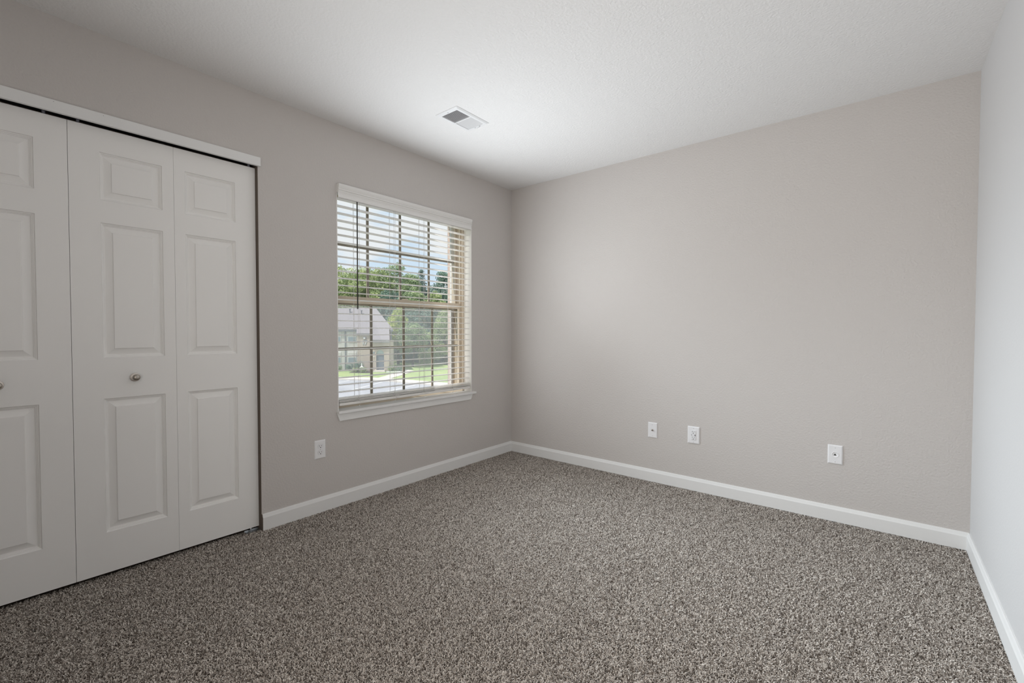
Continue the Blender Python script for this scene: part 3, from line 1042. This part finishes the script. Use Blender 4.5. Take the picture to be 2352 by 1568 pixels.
# wall lamp and the number plates over the stair wall
lampb = MB().box((-16.80, 0.42, 0.20), (-16.50, 0.55, 0.44), 0.02).build('wall_light', M['fascia'], hs)
MB().box((-16.75, 0.405, 0.22), (-16.55, 0.42, 0.36), 0.005).build('lens', M['white'], lampb)
for ch, x in (('1', -16.86), ('7', -16.58)):
    for sz_, yy, mm_, nm_ in ((0.66, 0.530, M['pane'], 'house_number'), (0.58, 0.512, M['white'], 'house_number_face')):
        cu = bpy.data.curves.new('digit', 'FONT')
        cu.body = ch
        cu.size = sz_
        cu.extrude = 0.012
        cu.offset = 0.03 if nm_ == 'house_number' else 0.006
        cu.align_x = 'CENTER'
        cu.align_y = 'CENTER'
        tmp = bpy.data.objects.new('digit', cu)
        COL.objects.link(tmp)
        me_ = bpy.data.meshes.new_from_object(tmp.evaluated_get(bpy.context.evaluated_depsgraph_get()))
        bpy.data.objects.remove(tmp)
        me_.materials.clear()
        me_.materials.append(mm_)
        t_ = bpy.data.objects.new(nm_, me_)
        COL.objects.link(t_)
        if nm_ == 'house_number':
            base_ = t_
            t_.parent = hs
            t_.location = (x + 0.05, yy, -0.22)
            t_.rotation_euler = (PI / 2, 0, 0)
        else:
            t_.parent = base_
            t_.location = (0, 0.0, 0.018)
for x, y in ((-19.6, 4.2), (-18.1, 3.9)):
    MB().lathe([(0.06, 0.0), (0.06, 0.45), (0.11, 0.46), (0.11, 0.55), (0, 0.56)], (x, y, slope_z(y) - 0.05), (0, 0, 1), 10).build('roof_pipe', M['pipe'], hs)


# --- vegetation
def leaf_cloud(blobs, n, size, flat_=1.0):
    """blobs: (cx, cy, cz, rx, ry, rz); returns quads spread through the outer shell of the blobs"""
    b = np.array(blobs, float)
    vol = b[:, 3] * b[:, 4] + b[:, 4] * b[:, 5] + b[:, 3] * b[:, 5]
    idx = rng.choice(len(b), n, p=vol / vol.sum())
    d = rng.normal(size=(n, 3))
    d /= np.linalg.norm(d, axis=1)[:, None]
    rad = 0.60 + 0.55 * rng.random(n)
    c = b[idx, :3] + d * b[idx, 3:] * rad[:, None]
    nrm = d + rng.normal(scale=0.75, size=(n, 3)) + np.array([0, 0, 0.35])
    nrm /= np.linalg.norm(nrm, axis=1)[:, None]
    ref = rng.normal(size=(n, 3))
    a = np.cross(nrm, ref)
    a /= np.linalg.norm(a, axis=1)[:, None]
    e = np.cross(nrm, a)
    s = size * (0.6 + 0.8 * rng.random(n))[:, None]
    v = np.stack([c - a * s, c + e * s * 0.55, c + a * s, c - e * s * 0.55], 1).reshape(-1, 3)
    return v


def leaf_mesh(name, verts, m, parent=None):
    n = len(verts) // 4
    me = bpy.data.meshes.new(name)
    me.vertices.add(len(verts))
    me.vertices.foreach_set('co', verts.astype(np.float32).ravel())
    me.loops.add(n * 4)
    me.loops.foreach_set('vertex_index', np.arange(n * 4, dtype=np.int32))
    me.polygons.add(n)
    me.polygons.foreach_set('loop_start', np.arange(0, n * 4, 4, dtype=np.int32))
    me.polygons.foreach_set('loop_total', np.full(n, 4, dtype=np.int32))
    me.materials.append(m)
    me.update()
    me.validate()
    o = bpy.data.objects.new(name, me)
    COL.objects.link(o)
    if parent is not None:
        o.parent = parent
    return o


def tree(label, x, y, h, r, zc, m, leaves, size, group=None, lean=0.0, name='tree'):
    """h: height of the crown top, zc: height where the crown starts (both over the ground)"""
    t = empty(name, (x, y, GZ))
    tag(t, label, 'tree', group)
    blobs = []
    n = 44
    for k in range(n):
        f = (k + 0.5) / n
        z = zc + (h - zc) * (0.06 + 0.90 * f) + random.uniform(-0.5, 0.5) * r * 0.12
        wr = r * (0.40 + 0.80 * math.sin(PI * min(1, 0.16 + 0.80 * f)))
        ang = k * 2.4 + random.uniform(-0.5, 0.5)
        br = r * random.uniform(0.20, 0.42) * (1.0 if f < 0.8 else 0.75)
        off = max(0, wr - br * 0.7) * random.uniform(0.55, 1.08) * (1 if f < 0.82 else 0.6)
        blobs.append((math.cos(ang) * off, math.sin(ang) * off, min(z, h - br * 0.6), br, br, br * random.uniform(0.6, 0.95)))
    leaf_mesh('crown', leaf_cloud(blobs, int(leaves * 3.0), size * 0.52), m, t)
    tk_ = MB()
    r0 = 0.05 * h * 0.35 + 0.06
    tk_.tube([(0, 0, -0.2), (lean * 0.4, 0, zc * 0.5), (lean, 0, zc), (lean * 0.7, 0, zc + (h - zc) * 0.5)], [r0, r0 * 0.8, r0 * 0.65, r0 * 0.3], 8)
    for k in range(6):
        a = k * 1.1
        z0 = zc * 0.9 + (h - zc) * 0.08 * k
        tk_.tube([(lean, 0, z0), (lean + math.cos(a) * r * 0.35, math.sin(a) * r * 0.35, z0 + (h - zc) * 0.16), (math.cos(a) * r * 0.75, math.sin(a) * r * 0.75, z0 + (h - zc) * 0.25)], [r0 * 0.35, r0 * 0.25, r0 * 0.1], 6)
    tk_.build('trunk', M['bark'], t)
    return t


CX, CYc = 2.69355, -3.27307
def at(U, D):
    """ground point U metres to the right of the viewing axis, D metres ahead (same frame as the house)"""
    return CX - 0.6338 * D + 0.77352 * U, CYc + 0.7735 * D + 0.63377 * U


# (label, U, D, crown top over ground, crown radius, crown start, material, leaves, leaf size)
TREES = [
    ('warm green broad tree rising behind the left end of the house roof', -29.3, 74, 15.4, 4.6, 3.0, 'leaf_warm', 5200, .30),
    ('tall warm green tree behind the roof ridge, left of the middle grid bar', -24.0, 72, 14.6, 4.2, 3.0, 'leaf_warm', 5200, .30),
    ('warm green tree filling the gap between two taller treetops behind the roof ridge', -22.2, 75, 15.0, 3.9, 2.5, 'leaf_warm', 5000, .30),
    ('tall green tree behind the hipped end of the roof', -20.0, 77, 16.0, 4.4, 2.6, 'leaf_mid', 5000, .30),
    ('blue-green tree filling in behind the roof end', -19.0, 70, 11.0, 3.4, 1.5, 'leaf_dark', 4200, .28),
    ('mid green tree right of the roof, below the gap in the treetops', -16.6, 74, 13.9, 3.0, 2.0, 'leaf_mid', 4200, .28),
    ('low green tree standing under the spruce', -14.6, 69, 10.7, 2.7, 1.0, 'leaf_mid', 3800, .27),
    ('tall blue-green tree beside the brick window edge', -11.9, 79, 14.9, 3.4, 2.0, 'leaf_dark', 4600, .28),
    ('light green tree in front of the tall blue-green one', -11.6, 68, 10.4, 2.7, 1.2, 'leaf_warm', 4000, .27),
    ('small bright yellow-green tree at the right end of the house', -15.4, 61, 7.6, 1.65, 2.0, 'leaf_bright', 2600, .21),
    ('leaning green tree with a dark trunk on the lawn', -12.6, 57, 5.6, 2.0, 1.9, 'leaf_mid', 2800, .20),
    ('dense dark tree at the back of the lawn, middle of the gap', -12.9, 65, 8.6, 2.4, 0.4, 'leaf_dark', 3800, .25),
    ('leafy green tree on the lawn next to the brick window edge', -9.0, 61, 7.6, 2.1, 0.5, 'leaf_warm', 3200, .22),
    ('dark tree shading the back of the lawn near the house', -16.2, 66, 7.4, 2.2, 0.3, 'leaf_dark', 3600, .25),
    ('far dark treetop in the second row behind the left end of the roof', -31.5, 90, 16.0, 5.5, 1.0, 'leaf_dark', 5000, .36),
    ('far dark treetop in the second row behind the roof ridge', -25.5, 92, 16.0, 5.5, 1.0, 'leaf_dark', 5000, .36),
    ('far dark treetop in the second row between roof and spruce', -20.5, 93, 15.5, 5.0, 1.0, 'leaf_dark', 5000, .36),
    ('far dark treetop in the second row beside the brick window edge', -13.0, 94, 12.5, 5.0, 1.0, 'leaf_dark', 5000, .36),
    ('green tree hidden mostly behind the brick window edge', -7.0, 66, 9.6, 2.8, 0.6, 'leaf_mid', 3600, .25),
]
for (lb, U, D, hh, rr_, zc_, mm, nl, sz) in TREES:
    x, y = at(U, D)
    tree(lb, x, y, hh, rr_, zc_, M[mm], nl, sz, group='trees beyond the lawn', lean=0.35 if 'leaning' in lb else 0.0)

# spruce
x, y = at(-17.3, 86)
sp_ = empty('spruce', (x, y, GZ))
tag(sp_, 'dark pointed spruce rising above the other treetops', 'tree', 'trees beyond the lawn')
bl_ = []
for k in range(20):
    f = k / 19
    z = 3.0 + 12.9 * f
    rr_ = 0.34 + 3.2 * (1 - f) ** 0.85
    for q in range(5):
        a = q * 2 * PI / 5 + k * 1.3
        bl_.append((math.cos(a) * rr_ * 0.62, math.sin(a) * rr_ * 0.62, z - 0.2 * rr_, max(.3, rr_ * 0.45), max(.3, rr_ * 0.45), 0.40))
leaf_mesh('crown', leaf_cloud(bl_, 14000, 0.14), M['needle'], sp_)
MB().tube([(0, 0, -0.2), (0, 0, 8), (0, 0, 15.8)], [0.28, 0.16, 0.03], 8).build('trunk', M['bark'], sp_)


def shrub(label, U, D, h, r, m, leaves, size, group):
    x, y = at(U, D)
    t = empty('shrub', (x, y, GZ))
    tag(t, label, 'shrub', group)
    bs = []
    for k in range(7):
        a = k * 0.9
        f = 0.55 if k else 0
        bs.append((math.cos(a) * r * f, math.sin(a) * r * f, h * (0.45 + 0.12 * (k % 3)), r * 0.55, r * 0.55, h * 0.42))
    leaf_mesh('foliage', leaf_cloud(bs, int(leaves * 1.8), size * 0.7), m, t)
    MB().tube([(0, 0, -0.1), (0.05, 0, h * 0.4), (0.0, 0.05, h * 0.7)], [0.05, 0.04, 0.02], 6).build('stem', M['bark'], t)
    return t


g1 = 'shrubs along the back of the lawn'
shrub('round light green bush at the back of the lawn', -11.3, 60, 1.9, 1.1, M['leaf_warm'], 1500, .13, g1)
for i, (U, D, h) in enumerate(((-17.2, 63.5, 2.6), (-15.3, 64.5, 2.4), (-13.6, 65, 2.6), (-11.8, 65.5, 2.4), (-10.0, 65, 2.6), (-8.2, 64, 2.4), (-6.4, 63, 2.4))):
    lb = ['dark hedge shrub beside the house at the lawn back', 'dark hedge shrub left of the leaning tree trunk', 'dark hedge shrub behind the leaning tree trunk',
          'dark hedge shrub right of the leaning tree trunk', 'dark hedge shrub behind the round light bush', 'dark hedge shrub next to the brick window edge',
          'dark hedge shrub behind the brick window edge'][i]
    shrub(lb, U, D, h, 1.25, M['leaf_dark'], 1300, .17, g1)
g2 = 'plants in the bed at the house front'
shrub('dark green shrub under the house number', -16.9, 49.7, 1.15, 0.5, M['leaf_dark'], 600, .085, g2)
shrub('pale green clump in front of the stair wall', -17.0, 49.0, 0.50, 0.33, M['leaf_warm'], 400, .07, g2)
shrub('pale green clump left of the porch steps', -16.2, 48.9, 0.55, 0.42, M['leaf_warm'], 450, .07, g2)
shrub('low green plant under the house windows', -18.4, 51.0, 0.75, 0.40, M['leaf_dark'], 400, .07, g2)
shrub('low green plant at the left end of the house front', -19.6, 51.0, 0.6, 0.36, M['leaf_mid'], 350, .07, g2)
shrub('leafy plant right of the porch', -13.3, 49.8, 0.7, 0.42, M['leaf_warm'], 450, .07, g2)
shrub('small leafy plant by the pale bed edging', -12.55, 49.9, 0.55, 0.36, M['leaf_mid'], 380, .07, g2)
# mulch bed, edging, ornament
def hp(U, D, z):
    x, y = at(U, D)
    return (x, y, z)
mu = MB().prism([at(-18.0, 51.5), at(-17.6, 48.6), at(-15.3, 48.2), at(-15.2, 50.0), at(-15.2, 51.5)], 'z', GZ - 0.05, GZ + 0.03).build('planting_bed', M['mulch'])
tag(mu, 'dark mulch planting bed in front of the house', 'flower bed', kind='structure')
eg = MB().prism([at(-13.7, 49.0), at(-12.2, 49.2), at(-12.2, 49.45), at(-13.7, 49.25)], 'z', GZ - 0.05, GZ + 0.12).build('bed_edging', M['white'])
tag(eg, 'short white edging in front of the plants right of the porch', 'edging')
x, y = at(-16.45, 49.3)
gd = MB().lathe([(0.0, 0.0), (0.12, 0.0), (0.10, 0.06), (0.05, 0.12), (0.05, 0.35), (0.26, 0.42), (0.28, 0.50), (0.12, 0.60), (0.05, 0.66), (0.05, 0.88), (0.02, 0.98), (0, 1.0)],
                (0, 0, 0), (0, 0, 1), 16).build('birdbath', M['white'])
gd.location = (x, y, GZ + 0.03)
tag(gd, 'small white garden ornament on a post in the planting bed', 'ornament')
